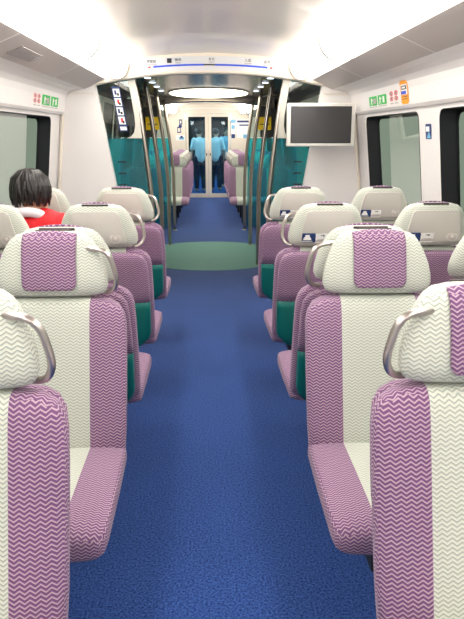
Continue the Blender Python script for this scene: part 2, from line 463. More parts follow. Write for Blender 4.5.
# ------------------------------------------------------------------ ceiling lamps
def lamp_strip(s, y0, y1, r, label, group='lit ceiling lamp strips'):
    t = thing('ceiling_light', label, 'light', (s * 0.80, (y0 + y1) / 2, 2.0), 0, group)
    L = (y1 - y0) / 2; N = 12; Hh = 0.075 * r / 0.105
    def half(rad, hh, yy0, yy1, m, nm):
        bm = bmesh.new(); rows = []
        ys = [yy0 + 0.0] + [yy0 + rad * (1 - math.cos(a * PI / 16)) for a in range(1, 9)] + [yy1 - rad * (1 - math.cos(a * PI / 16)) for a in range(8, 0, -1)] + [yy1]
        sc = [0.02] + [math.sin(a * PI / 16) for a in range(1, 9)] + [math.sin(a * PI / 16) for a in range(8, 0, -1)] + [0.02]
        for yy, q in zip(ys, sc):
            q2 = 0.25 + 0.75 * q if q > 0.03 else 0.25
            rows.append([bm.verts.new((rad * q2 * math.cos(PI * k / N), yy, 0.06 - (hh + 0.06) * math.sin(PI * k / N) * (0.5 + 0.5 * q2))) for k in range(N + 1)])
        for a, b in zip(rows, rows[1:]):
            for k2 in range(N): bm.faces.new((a[k2], a[k2 + 1], b[k2 + 1], b[k2]))
        bm.faces.new(rows[0]); bm.faces.new(rows[-1][::-1])
        return obj(nm, bm, m, t, smooth=True)
    half(r, Hh, -L, L, M['tube'], 'diffuser')
    for sg in (-1, 1):
        bm = bmesh.new(); rows = []
        for q in range(7):
            a = q / 6 * PI / 2 * 0.98; rr = (r + .005) * (0.25 + 0.75 * math.cos(a)); hh = (Hh + .064) * (0.5 + 0.5 * (0.25 + 0.75 * math.cos(a)))
            yy = sg * (L - r * 0.62 + (r * 0.62 + 0.012) * math.sin(a))
            rows.append([bm.verts.new((rr * math.cos(PI * k / N), yy, 0.06 - hh * math.sin(PI * k / N))) for k in range(N + 1)])
        for A_, B_ in zip(rows, rows[1:]):
            for k2 in range(N): bm.faces.new((A_[k2], A_[k2 + 1], B_[k2 + 1], B_[k2]))
        obj('end_cap', bm, M['cap'], t, smooth=True)
for s, nm in ((-1, 'left'), (1, 'right')):
    lamp_strip(s, -1.4, 4.25, 0.125, 'long bright ceiling lamp strip nearest the camera on the %s' % nm)
    lamp_strip(s, 4.2, 5.78, 0.105, 'shorter bright ceiling lamp strip on the %s, ending at the route map arch' % nm)
    lamp_strip(s, 10.1, 15.0, 0.105, 'bright ceiling lamp strip in the far saloon on the %s' % nm)
    lamp_strip(s, 15.6, 22.0, 0.105, 'ceiling lamp strip of the next carriage on the %s, behind the glass doors' % nm)
t = thing('ceiling_light', 'large oval ceiling light in the doorway area ceiling', 'light', (0, 8.75, 2.0))
bm = bmesh.new(); prism(bm, [(0.54 * math.cos(2 * PI * k / 64), 0.95 * math.sin(2 * PI * k / 64), 0) for k in range(64)], (0, 0, -0.012)); obj('frame', bm, M['lamp_frame'], t)
bm = bmesh.new(); prism(bm, [(0.515 * math.cos(2 * PI * k / 64), 0.92 * math.sin(2 * PI * k / 64), -0.012) for k in range(64)], (0, 0, -0.006)); obj('diffuser', bm, M['oval'], t)
ordn = ['first', 'second', 'third', 'fourth']
for s in (-1, 1):
    for i, y in enumerate((6.45, 7.0, 7.6, 8.3)):
        t = thing('downlight', '%s small round ceiling spot from the front, above the %s grab poles' % (ordn[i], 'left' if s < 0 else 'right'), 'light', (s * 0.60, y, 2.0), 0, 'small ceiling spots above the poles')
        bm = bmesh.new(); prism(bm, [(0.045 * math.cos(2 * PI * k / 20), 0.045 * math.sin(2 * PI * k / 20), 0) for k in range(20)], (0, 0, -0.006)); obj('bezel', bm, M['steel'], t)
        bm = bmesh.new(); prism(bm, [(0.032 * math.cos(2 * PI * k / 20), 0.032 * math.sin(2 * PI * k / 20), -0.006) for k in range(20)], (0, 0, -0.004)); obj('lens', bm, M['spot'], t)

# ------------------------------------------------------------------ seats
def yf(z): return (z - 0.88) * 0.30
def yh(z): return (z - 0.88) * 0.20
HEAD = [(0.934 + (z_ - 0.913) * 0.86, w_, t_) for z_, w_, t_ in [(0.913, .155, .030), (0.924, .173, .045), (0.950, .182, .055), (0.985, .181, .057), (1.03, .173, .056), (1.07, .160, .053), (1.105, .146, .049), (1.130, .131, .043), (1.147, .112, .032), (1.156, .080, .018)]]
def head_at(z):
    for a, b in zip(HEAD, HEAD[1:]):
        if a[0] <= z <= b[0]:
            t = (z - a[0]) / (b[0] - a[0]); return a[1] + t * (b[1] - a[1]), a[2] + t * (b[2] - a[2])
    return HEAD[-1][1:]
NH = 3.0
def make_seat(handle):
    t = thing('train_seat', 'seat', 'seat')
    bm = bmesh.new()
    loft(bm, [(z, yf(z) + 0.045, hw, ht) for z, hw, ht in ((.395, .19, .02), (.402, .215, .036), (.42, .228, .045), (.50, .232, .046), (.62, .234, .046), (.77, .235, .046), (.84, .234, .046), (.872, .228, .045), (.896, .214, .042), (.913, .19, .036), (.922, .155, .027), (.926, .11, .015))])
    obj('backrest', bm, M['fab_s'], t, True)
    bm = bmesh.new()
    loft(bm, [(z, yf(z) + 0.108, hw, ht) for z, hw, ht in ((.645, .222, .034), (.70, .223, .035), (.81, .222, .035), (.86, .217, .033), (.888, .202, .03), (.904, .176, .022), (.910, .13, .012))])
    obj('back_panel', bm, M['fab_p'], t, True)
    bm = bmesh.new()
    loft(bm, [(z, yf(z) + 0.102, hw, ht) for z, hw, ht in ((.375, .15, .025), (.385, .165, .032), (.43, .205, .036), (.46, .214, .037), (.60, .219, .037), (.642, .220, .037), (.646, .21, .03))], n=5)
    obj('back_shell', bm, M['teal'], t, True)
    bm = bmesh.new()
    loft(bm, [(-.07, .415, .20, .02), (-.08, .41, .222, .036), (-.10, .408, .232, .044), (-.30, .405, .235, .047), (-.46, .401, .235, .049), (-.53, .396, .234, .048), (-.563, .390, .230, .044), (-.580, .385, .219, .036), (-.588, .381, .19, .020)], 'y', 4.5)
    obj('seat_cushion', bm, M['fab_s'], t, True)
    bm = bmesh.new(); box(bm, -.10, .10, -.26, -.06, .33, .362); box(bm, -.03, .03, -.22, -.06, 0, .33)
    obj('pedestal', bm, M['dark'], t, bevel=0.008)
    h = bmesh.new(); loft(h, [(z, yh(z) + 0.055, hw, ht) for z, hw, ht in HEAD], n=NH)
    for v in h.verts:
        q_ = min(1, max(0, (v.co.y - yh(v.co.z)) / 0.11)); v.co.x *= 1 - 0.13 * q_ * q_
    head = obj('headrest', h, M['fab_c'], t, True)
    # purple pad on the headrest front, running over the top
    bm = bmesh.new(); G = []; NX = 16
    prof = [('f', z) for z in (.960, .962, .967, .980, .995, 1.01, 1.03, 1.05, 1.07, 1.09, 1.10, 1.115, 1.127, 1.137)] + [('t', q) for q in (-.024,)]
    for kind, q in prof:
        row = []
        wsc = 0.084
        if kind == 'f' and q < .980:
            d = (.980 - q) / .020; wsc = 0.084 - 0.020 * (1 - math.sqrt(max(0, 1 - d * d)))
        for i in range(NX + 1):
            x = wsc * (2 * i / NX - 1)
            if kind == 'f':
                hw, ht = head_at(q); y = yh(q) + 0.055 - ht * max(0.0, 1 - abs(x / hw) ** NH) ** (1 / NH) - 0.0045; z = q
            else:
                y = yh(1.14) + 0.055 + q; z = 1.149 - abs(x) ** 2 * 1.6
            row.append(bm.verts.new((x, y, z)))
        G.append(row)
    for a, b in zip(G, G[1:]):
        for i in range(NX): bm.faces.new((a[i], a[i + 1], b[i + 1], b[i]))
    o = obj('head_pad', bm, M['fab_p'], head, True); sm = o.modifiers.new('s', 'SOLIDIFY'); sm.thickness = 0.006; sm.offset = 0
    # grey plastic back of the headrest
    rear = lambda z: yh(z) + 0.055 + head_at(min(z, 1.11))[1] * 0.985
    bm = bmesh.new(); out = rounded_poly([(-.134, .955), (.134, .955), (.103, 1.113), (-.103, 1.113)], .022)
    prism(bm, [(x, rear(z) - 0.012, z) for x, z in out], (0, 0.018, 0)); panel = obj('headrest_panel', bm, M['plastic'], head, bevel=0.003)
    def P(x, z, d=0.0): return (x, rear(z) + 0.006 + d, z)
    def quad(bm, x0, x1, z0, z1, d, mi): prism(bm, [P(x0, z0, d), P(x1, z0, d), P(x1, z1, d), P(x0, z1, d)], (0, 0.0008, 0), mi)
    bm = bmesh.new(); quad(bm, .060, .122, .958, 1.004, 0.0003, 0)
    quad(bm, .084, .112, .978, .986, 0.0013, 1); quad(bm, .088, .108, .984, .996, 0.0013, 1); quad(bm, .074, .122, .962, .966, 0.0013, 1); quad(bm, .080, .116, .970, .979, 0.0013, 1)
    obj('sticker', bm, [M['navy'], M['paper']], panel)['label'] = 'navy sticker with a white seat symbol'
    bm = bmesh.new(); quad(bm, .000, .062, .955, 1.003, 0.0003, 0); quad(bm, .026, .038, .991, .994, 0.0013, 1)
    prism(bm, [P(.026, .998, .0013), P(.018, .9925, .0013), P(.026, .987, .0013)], (0, .0008, 0), 1); quad(bm, .01, .052, .966, .968, 0.0013, 2); quad(bm, .01, .052, .973, .975, 0.0013, 2)
    obj('sticker', bm, [M['paper'], M['ink'], M['grey_trim']], panel)['label'] = 'white sticker with a small dark arrow'
    bm = bmesh.new()
    for r, hh in ((.026, .003), (.017, .007), (.009, .010)):
        zc = .984; prism(bm, [(-.085 + r * math.cos(2 * PI * q / 28), rear(zc) + .004, zc + r * math.sin(2 * PI * q / 28)) for q in range(28)], (0, hh, 0), 1 if r == .017 else 0)
    obj('coat_hook_dial', bm, [M['plastic'], M['grey_trim']], panel, bevel=0.001)
    bm = bmesh.new(); loft(bm, [(1.154, yh(1.15) + 0.06, .062, .012), (1.1600, yh(1.15) + 0.06, .060, .010), (1.1605, yh(1.15) + 0.06, .05, .006)] if False else [(1.139, yh(1.15) + 0.080, .060, .005), (1.1455, yh(1.15) + 0.080, .058, .004), (1.146, yh(1.15) + 0.080, .05, .002)])
    obj('top_strip', bm, M['maroon'], head, True)
    if handle:
        s = handle; y0 = yh(1.05) + 0.038
        pts = [(s * .095, y0 + .01, 1.098), (s * .130, y0 - .012, 1.100), (s * .166, y0 - .020, 1.095), (s * .188, y0 - .020, 1.072), (s * .200, y0 - .018, 1.03), (s * .205, y0 - .016, .992), (s * .196, y0 - .01, .963), (s * .180, y0, .949), (s * .160, y0 + .01, .944)]
        bm = bmesh.new(); tube(bm, smooth_path([(a, b, c - .008) for a, b, c in pts], 5), 0.0085, 12, 1.35); obj('grab_handle', bm, M['handle'], t, True)
    return t

def copy_tree(o, parent=None):
    c = o.copy(); C.objects.link(c)
    if parent is not None: c.parent = parent
    for ch in [x for x in KIDS.get(o.name, [])]: copy_tree(ch, c)
    return c

XA, XW = 0.558, 1.072
SX = 1.064
protoL, protoR, protoN = make_seat(-1), make_seat(1), make_seat(0)
KIDS = {}
for o in list(C.objects):
    if o.parent is not None: KIDS.setdefault(o.parent.name, []).append(o)
used = set()
for o in (protoL, protoR, protoN):
    for ch in KIDS[o.name]:
        for q in [ch] + KIDS.get(ch.name, []) + [y for x in KIDS.get(ch.name, []) for y in KIDS.get(x.name, [])]:
            for v in q.data.vertices: v.co.x *= SX
def seat(x, y, away, label, group, handle=True):
    inner = abs(x) < 0.8
    if not inner or not handle: p = protoN
    else:
        side = -1 if x > 0 else 1          # aisle direction in world x
        p = protoR if (side if not away else -side) > 0 else protoL
    if p.name in used: o = copy_tree(p)
    else: o = p; used.add(p.name)
    o.location = (x, y, 0); o.rotation_euler = (0, 0, PI if away else 0)
    tag(o, label, 'seat', group)
    return o

G1 = 'near seats facing the camera'; G2 = 'near seats seen from behind'; G3 = 'seats of the far saloon'
seat(-0.585, 1.22, False, 'nearest left seat, cut by the lower left picture edge, with a metal handle', G1)
seat(0.585, 1.22, False, 'nearest right seat, cut by the lower right picture edge, with a large metal handle', G1)
seat(-XA, 2.02, False, 'whole striped seat facing the camera left of the aisle, purple headrest pad', G1)
rs = seat(XA, 2.02, False, 'whole striped seat facing the camera right of the aisle, purple headrest pad', G1)
for ch in C.objects:
    if ch.parent == rs and ch.name.startswith('grab_handle'): ch.location = (-0.018, 0.055, 0.004)
seat(XW, 2.02, False, 'seat facing the camera at the right picture edge, beside the right window', G1)
seat(-XW, 2.02, False, 'camera-facing seat beside the left window, left of the whole striped seat', G1)
for s, sd in ((-1, 'left'), (1, 'right')):
    seat(s * XA, 2.335, True, 'teal-backed seat standing back to back behind the whole striped %s aisle seat' % sd, G2, False)
    seat(s * XW, 2.335, True, 'window seat on the %s standing back to back with the camera-facing window seat' % sd, G2)
seat(-XA, 3.10, True, 'left aisle seat seen from behind, nearer of two, with grey headrest back', G2)
seat(XA, 3.10, True, 'right aisle seat seen from behind, nearer of two, navy sticker on its headrest', G2)
seat(-XW, 3.10, True, 'left window seat in which the passenger in red sits', G2)
seat(XW, 3.10, True, 'right window seat seen from behind, nearer of two, below the blue pillar sticker', G2)
seat(-XA, 4.05, True, 'left aisle seat seen from behind, farther of two, next to the green floor circle', G2)
seat(XA, 4.05, True, 'right aisle seat seen from behind, farther of two, below the wall monitor', G2)
seat(-XW, 4.05, True, 'left window seat in front of the passenger in red, against the white partition', G2)
seat(XW, 4.05, True, 'right window seat seen from behind, farther of two, right of the monitor', G2)
rown = ['first row behind the poles', 'second row from the poles', 'middle row', 'fourth row from the poles', 'last row before the glass doors']
for i in range(5):
    for s, sd in ((-1, 'left'), (1, 'right')):
        seat(s * 0.585, 10.78 + 0.80 * i, False, 'far saloon aisle seat on the %s, %s' % (sd, rown[i]), G3)
        seat(s * 1.105, 10.78 + 0.80 * i, False, 'far window seat on the %s behind teal glass, %s' % (sd, rown[i]), G3)

# ------------------------------------------------------------------ grab poles
pn = ['nearest, at the near glass screen', 'second from the front', 'third from the front', 'farthest, at the far glass screen']
for s, sd in ((-1, 'left'), (1, 'right')):
    for i, y in enumerate((5.90, 7.1, 8.475, 9.84)):
        t = thing('grab_pole', 'steel floor-to-ceiling grab pole on the %s of the aisle, %s' % (sd, pn[i]), 'pole', (s * 0.55, y, 0), 0, 'curved steel grab poles')
        top = 1.995 if 0 < i < 3 else 1.96
        bm = bmesh.new(); pts = [(s * (0.0 if z < .8 else 0.135 * ((z - .8) / 1.2) ** 1.4), 0, z) for z in [0.0 + top * k / 24 for k in range(25)]]
        tube(bm, pts, 0.0235, 16); obj('pole', bm, M['steel'], t, True)
        bm = bmesh.new(); tube(bm, [(0, 0, 0), (0, 0, .006), (0, 0, .012), (0, 0, .03)], .03, 20, radii=[.036, .036, .024, .021]); obj('base_flange', bm, M['steel'], t, True)
        if i == 2:
            z0 = 1.95; x0 = s * 0.13
            bm = bmesh.new(); tube(bm, [(x0, 0, 1.93), (x0 + s * .1, -.0, 1.955), (x0 + s * .25, 0, 1.965)], .008); obj('bracket', bm, M['steel'], t, True)

# ------------------------------------------------------------------ glass screens with teal film
def screen_near(s, sd):
    y = 5.83; t = thing('glass_screen', 'clear glass screen with teal lower film beside the white partition on the %s' % sd, 'glass screen', (s * 0.75, y, 0), 0, 'glass screens')
    x = lambda v: s * v - s * 0.75
    bm = bmesh.new(); pass
    pts = [(0.575, .04), (0.575, 0.9), (0.612, 1.425), (0.92, 1.425), (0.852, 1.0), (0.838, .04)]
    prism(bm, [(x(a), 0, z) for a, z in pts], (0, 0.008, 0)); obj('teal_film_panel', bm, M['film'], t)
    bm = bmesh.new(); prism(bm, [(x(a), 0, z) for a, z in ((0.612, 1.425), (0.655, 1.93), (0.99, 1.89), (0.92, 1.425))], (0, 0.008, 0)); obj('clear_pane', bm, M['clear'], t)
    # pale edge band that swells into a rounded lower corner
    bm = bmesh.new(); prism(bm, [(x(a), -0.006, z) for a, z in ((0.612, 1.43), (0.655, 1.93), (0.715, 1.925), (0.672, 1.62), (0.668, 1.54), (0.68, 1.48), (0.71, 1.445), (0.75, 1.43))], (0, 0.02, 0)); obj('edge_band', bm, M['lamp_frame'], t)
    for z in (1.222, 1.12, 1.018): obj('slot_mark', B(*sorted((x(0.765), x(0.84))), -0.004, 0.0, z - .006, z + .006), M['black'], t)
    return t
for s, sd in ((-1, 'left'), (1, 'right')):
    screen_near(s, sd)
    t = thing('glass_screen', 'far teal glass screen on the %s with a yellow label above it' % sd, 'glass screen', (s * 0.9, 9.92, 0), 0, 'glass screens')
    x = lambda v: s * v - s * 0.9
    bm = bmesh.new(); prism(bm, [(x(a), 0, z) for a, z in ((0.60, .04), (0.60, 1.41), (1.335, 1.41), (1.385, .95), (1.385, .04))], (0, .008, 0)); obj('teal_film_panel', bm, M['film_far'], t)
    bm = bmesh.new(); prism(bm, [(x(a), -0.05, z) for a, z in ((0.755, 1.53), (0.755, 1.72), (0.955, 1.72), (0.955, 1.53))], (0, .02, 0)); box(bm, *sorted((x(0.78), x(0.93))), -0.053, -0.05, 1.605, 1.62, 1); obj('warning_label', bm, [M['yellow'], M['ink']], t)['label'] = 'yellow warning label'
    bm = bmesh.new(); prism(bm, [(x(a), 0, z) for a, z in ((0.62, 1.42), (0.68, 1.9), (0.76, 1.9), (0.80, 1.42))], (0, .008, 0)); obj('clear_pane', bm, M['clear'], t)

# tall sticker on the left screen
t = thing('safety_sticker', 'tall blue and white sticker with row of pictograms stuck on the left glass screen', 'sign', (-0.80, 5.822, 1.68))
bm = bmesh.new(); sl = lambda u, v: (u + 0.11 * -v * -1 * 0 + u * 0 + (-0.16 * v), 0, v)
def S(bm, u0, u1, v0, v1, d, mi): prism(bm, [(u - 0.16 * v, -d, v) for u, v in ((u0, v0), (u1, v0), (u1, v1), (u0, v1))], (0, -0.0008, 0), mi)
S(bm, -.036, .036, -.19, .19, 0, 0)
for q in range(4):
    v = .17 - q * .078; S(bm, -.028, .028, v - .066, v, .001, 1)
    S(bm, -.018 + .01 * (q % 2), .0 + .012 * (q % 2), v - .05, v - .012, .002, 2 if q % 2 else 0); S(bm, .002, .02, v - .058, v - .036, .002, 3)
S(bm, -.028, .028, -.18, -.15, .001, 1)
obj('sticker_face', bm, [M['navy'], M['paper'], M['red'], M['ink']], t)
t2 = None

# ------------------------------------------------------------------ route map on the arch
t = thing('route_map_sign', 'curved white route map strip with blue line and station names on the arch', 'sign', (0, Y_P1 - 0.05, 2.0))
def az(x): return arch_z(x) + 0.022
bm = bmesh.new(); N = 40; up = []; lo = []
for i in range(N + 1):
    x = -0.565 + 1.13 * i / N; lo.append((x, -0.004, az(x) - 2.0)); up.append((x, -0.004, az(x) + 0.118 - 2.0))
prism(bm, lo + up[::-1], (0, 0.005, 0)); obj('sign_face', bm, mat('route_map_face', (212, 212, 214), 0.4, noise=0.01), t)
def linez(x): return az(x) + 0.047 - 2.0
def strip(bm, x0, x1, h, d, mi=0):
    n = max(2, int((x1 - x0) / 0.03)); a = [(x0 + (x1 - x0) * i / n) for i in range(n + 1)]
    prism(bm, [(x, -d, linez(x) - h) for x in a] + [(x, -d, linez(x) + h) for x in a[::-1]], (0, -0.001, 0), mi)
bm = bmesh.new(); strip(bm, -0.485, -0.05, .0075, .0045, 0); strip(bm, 0.05, 0.505, .0075, .0045, 0); strip(bm, -.05, .05, .006, .0045, 1); obj('route_line', bm, [M['blue'], M['ink']], t)
bm = bmesh.new()
for x, s in ((-.52, -1), (.54, 1)): prism(bm, [(x + s * .018, -.0045, linez(x)), (x - s * .012, -.0045, linez(x) + .012), (x - s * .012, -.0045, linez(x) - .012)], (0, -.001, 0))
obj('direction_arrow', bm, M['red'], t)['label'] = 'small red arrowheads at both ends of the blue line'
bm = bmesh.new()
for x, zh, en in ((-0.50, '博覽館', 'AsiaWorld-Expo'), (-0.27, '機場', 'Airport'), (0.02, '青衣', 'Tsing Yi'), (0.335, '九龍', 'Kowloon'), (0.50, '香港', 'Hong Kong')):
    zz = linez(x)
    text_bm(bm, zh, .028, (x, -.006, zz + .043)); text_bm(bm, en, .015, (x, -.006, zz + .020))
box(bm, -.365, -.325, -.006, -.0045, linez(-.34) + .022, linez(-.34) + .060)
obj('station_names', bm, M['ink'], t)

# ------------------------------------------------------------------ monitor
t = thing('wall_monitor', 'switched-off flat monitor with white bezel in front of the right partition', 'monitor', (0.945, 5.5, 1.54), 0)
t.rotation_euler = (math.radians(-3), 0, math.radians(-2))
bm = B(-.29, .29, -.03, .035, -.178, .178); obj('bezel', bm, M['bezel'], t, bevel=0.01)
obj('display', B(-.252, .252, -.034, -.028, -.145, .145), M['screen'], t)
obj('rim', B(-.258, .258, -.032, -.028, -.151, .151), M['black'], t)
bm = bmesh.new(); box(bm, -.05, .05, .03, .26, -.05, .05); box(bm, -.09, .09, .03, .05, -.09, .09); obj('mounting_arm', bm, M['bezel'], t, bevel=0.006)

# ------------------------------------------------------------------ stickers on the walls
def wall_sign(name, s, y0, y1, z0, z1, label, draw):
    """flat sticker on the curved panel above the windows; u along Y (from far to near on the right)"""
    zc = (z0 + z1) / 2; P0 = Vector((1.285, 0, 1.64)); 
    def X(z):
        pr = [(1.278, 1.65), (1.270, 1.70), (1.262, 1.75), (1.250, 1.79), (1.225, 1.822)]
        for a, b in zip(pr, pr[1:]):
            if a[1] <= z <= b[1]: return a[0] + (b[0] - a[0]) * (z - a[1]) / (b[1] - a[1])
        return pr[0][0]
    t = thing(name, label, 'sign', (s * X(zc), (y0 + y1) / 2, zc))
    bm = bmesh.new()
    def R(u0, u1, v0, v1, mi, d=1, poly=None):
        # u, v in 0..1; u=0 is the left edge as seen from the aisle
        def pt(u, v):
            yy = (y1 - u * (y1 - y0)) if s > 0 else (y0 + u * (y1 - y0)); zz = z0 + v * (z1 - z0)
            return (s * (X(zz) - 0.0015 * d) - s * X(zc), yy - (y0 + y1) / 2, zz - zc)
        if poly:
            pts = [pt(*p) for p in poly]; f = bm.faces.new([bm.verts.new(p) for p in pts]); f.material_index = mi; return
        n = 4
        for q in range(n):
            a, b = v0 + (v1 - v0) * q / n, v0 + (v1 - v0) * (q + 1) / n
            f = bm.faces.new([bm.verts.new(pt(*p)) for p in ((u0, a), (u1, a), (u1, b), (u0, b))]); f.material_index = mi
    mats = draw(R); obj('sticker_face', bm, mats, t); return t
def man(R, u, k=1, w=.06):
    R(u - w / 2, u + w / 2, .55, .85, k, 2); R(u - w / 2, u, .2, .55, k, 2, [(u - w / 2, .55), (u - w, .2), (u - w * .4, .2), (u, .55)]); R(0, 0, 0, 0, k, 2, [(u, .55), (u + w * .6, .2), (u + w, .2), (u + w / 2, .55)])
    R(u + w / 2, u + w * 1.6, .62, .72, k, 2)
def green2(R):
    R(0, .47, .15, 1, 0); R(.53, 1, .15, 1, 0)
    man(R, .15); R(.25, .42, .3, .8, 2, 2); man(R, .66); R(.8, .9, .3, .85, 1, 2); R(.0, .47, .0, .06, 2); R(.53, 1, .0, .06, 2)
    return [M['green'], M['paper'], M['grey_trim']]
def red2(R):
    for c, hh in ((.22, .6), (.75, .6)):
        for v in (.78, .40):
            n = 16; a, b, e = .20, .17, .62
            for q in range(n):
                t0, t1 = 2 * PI * q / n, 2 * PI * (q + 1) / n
                R(0, 0, 0, 0, 0, 1, [(c + a * math.cos(t0), v + b * math.sin(t0)), (c + a * math.cos(t1), v + b * math.sin(t1)), (c + a * e * math.cos(t1), v + b * e * math.sin(t1)), (c + a * e * math.cos(t0), v + b * e * math.sin(t0))])
            R(c - .05, c + .05, v - .07, v + .07, 1, 1)
        R(c - .18, c + .18, .03, .10, 2)
    return [M['red'], M['ink'], M['grey_trim']]
def orange(R):
    R(0, 1, .06, .94, 0); R(.12, .88, .94, 1, 0); R(.12, .88, 0, .06, 0)
    R(.1, .9, .40, .84, 1, 2); R(.18, .82, .62, .78, 3, 3); R(.3, .7, .66, .74, 1, 4); R(.1, .75, .42, .56, 2, 3); R(.15, .85, .30, .33, 3, 2); R(.15, .85, .20, .23, 3, 2)
    return [M['orange'], M['paper'], M['blue'], M['ink']]
wall_sign('safety_sticker', 1, 4.66, 5.15, 1.665, 1.745, 'pair of green emergency stickers above the right window', green2)
wall_sign('safety_sticker', 1, 4.37, 4.58, 1.665, 1.757, 'small red ring prohibition stickers above the right window', red2)
wall_sign('notice_sticker', 1, 4.15, 4.31, 1.655, 1.80, 'tall orange notice sticker with white middle above the right window', orange)
wall_sign('safety_sticker', -1, 4.98, 5.50, 1.668, 1.755, 'pair of green emergency stickers above the left window', green2)
wall_sign('safety_sticker', -1, 4.74, 4.94, 1.665, 1.755, 'small red ring prohibition stickers above the left window', red2)
# blue sticker on the right window pillar
t = thing('pillar_sticker', 'small blue and white sticker on the right window pillar', 'sign', (wx(1.48) - .002, 3.915, 1.48)); t.rotation_euler = (0, math.radians(-6.8), 0)
bm = bmesh.new(); box(bm, -.001, 0, -.05, .05, -.045, .045, 0); box(bm, -.002, -.001, -.02, .04, 0, .03, 1)
prism(bm, [(-.002, -.045, -.04), (-.002, .03, -.04), (-.002, -.01, .0)], (.001, 0, 0), 2); obj('sticker_face', bm, [M['navy'], M['paper'], M['pale_blue']], t)

# posters on the end wall
def poster(name, x0, x1, z0, z1, label, parts, mats):
    t = thing(name, label, 'poster', ((x0 + x1) / 2, Y_END, (z0 + z1) / 2)); bm = bmesh.new(); w_, h_ = x1 - x0, z1 - z0
    for k_, (u0, u1, v0, v1, mi) in enumerate(parts):
        box(bm, (u0 - .5) * w_, (u1 - .5) * w_, -.003 - .0012 * k_, -.0005, (v0 - .5) * h_, (v1 - .5) * h_, mi)
    obj('poster_face', bm, mats, t); return t
poster('notice_sticker', -.735, -.60, 1.50, 1.80, 'navy phone-and-hand pictogram on the end wall left of the glass doors', [(.1, .75, .0, .45, 0), (.22, .62, .08, .36, 1), (.35, .9, .40, .60, 0), (.45, 1, .62, 1, 0), (.58, .85, .70, .92, 1)], [M['navy'], M['cream']])
poster('notice_sticker', -.76, -.545, 1.33, 1.45, 'small white and blue sticker below the phone pictogram on the end wall', [(0, 1, 0, 1, 0), (.35, .9, .15, .65, 1), (.5, .75, .4, .85, 2)], [M['paper'], M['pale_blue'], M['navy']])
poster('notice_poster', .53, .64, 1.38, 1.80, 'narrow blue and white poster strip right beside the glass doors', [(0, 1, 0, 1, 0), (0, 1, .82, 1, 1), (.1, .9, .0, .22, 2), (.15, .85, .5, .7, 1)], [M['paper'], M['pale_blue'], M['navy']])
poster('notice_poster', .66, .98, 1.38, 1.80, 'wide white poster with navy heading, right of the narrow blue strip', [(0, 1, 0, 1, 0), (.05, .95, .84, .95, 1), (.2, .9, .66, .74, 1), (.5, .9, .0, .2, 2)], [M['paper'], M['navy'], M['pale_blue']])

# ------------------------------------------------------------------ people
def ball(bm, c, r, sc=(1, 1, 1)):
    g = bmesh.ops.create_icosphere(bm, subdivisions=2, radius=r)
    for v in g['verts']: v.co = Vector((v.co.x * sc[0], v.co.y * sc[1], v.co.z * sc[2])) + Vector(c)
def limb(bm, pts, rad):
    P = [Vector(p) for p in pts]
    tube(bm, P, 1, 12, radii=rad)
    for p, r in zip(P, rad): ball(bm, p, r)
def remesh(o, vox, sm=3):
    r = o.modifiers.new('r', 'REMESH'); r.mode = 'VOXEL'; r.voxel_size = vox; r.use_smooth_shade = True
    s = o.modifiers.new('s', 'SMOOTH'); s.iterations = sm; s.factor = 0.5

def head_mesh(bm, c):
    """head facing -Y around centre c"""
    x, y, z = c
    ball(bm, (x, y + .01, z + .02), .092, (.86, 1.04, 1.08)); ball(bm, (x, y - .018, z - .045), .066, (.88, 1.0, 1.05))
    ball(bm, (x, y - .062, z - .085), .026, (1.1, .8, .7))                       # chin
    limb(bm, [(x, y - .085, z + .015), (x, y - .108, z - .022)], [.009, .014])      # nose
    ball(bm, (x, y - .083, z + .03), .03, (1.6, .5, .4))                          # brow
    ball(bm, (x, y - .083, z - .052), .016, (1.5, .7, .55))                       # lips
    for s in (-1, 1):
        ball(bm, (x + s * .083, y + .012, z - .012), .022, (.35, .8, 1.4)); ball(bm, (x + s * .035, y - .06, z - .02), .028, (1, .7, .8))
def eyes(par, c, sc=1):
    for s in (-1, 1):
        bm = bmesh.new(); ball(bm, (c[0] + s * .031, c[1] - .082, c[2] + .006), .011, (1.15, .55, .75)); obj('eye', bm, M['ink'], par, True)
def hair(par, c, length, locks=120, seed=3, sm=.008):
    rnd = random.Random(seed); bm = bmesh.new(); x, y, z = c
    ball(bm, (x, y + .022, z + .035), .092, (.93, 1.05, 1.04))
    for i in range(locks):
        a = rnd.uniform(-0.15 * PI, 1.15 * PI); crown = Vector((x + .01, y + .03, z + .132))
        if i % 5 == 0: a = rnd.uniform(1.2 * PI, 1.8 * PI)
        d = Vector((math.cos(a), math.sin(a), 0)); front = a > PI * 1.17
        R = .079 * rnd.uniform(.95, 1.22); ln = (.055 if front else length * rnd.uniform(.45, 1.15)); sw = rnd.uniform(-.9, .9)
        p = [crown + d * .01]
        for q, (rr, zz) in enumerate(((.5, -.010), (.88, -.045), (1.0, -.09), (1.04, -.09 - ln * .5), (1.0, -.09 - ln))):
            if front and q == 4: rr, zz = 1.0, -.11
            if front and q == 3: rr, zz = 1.02, -.10
            dd = Vector((math.cos(a + sw * q * .14), math.sin(a + sw * q * .14), 0)); p.append(crown + Vector((dd.x * R * rr, dd.y * R * 1.08 * rr, zz)))
        tube(bm, p, 1, 6, radii=[.012, .015, .017, .016, .012, .003])
    return obj('hair', bm, M['hair'], par, True)
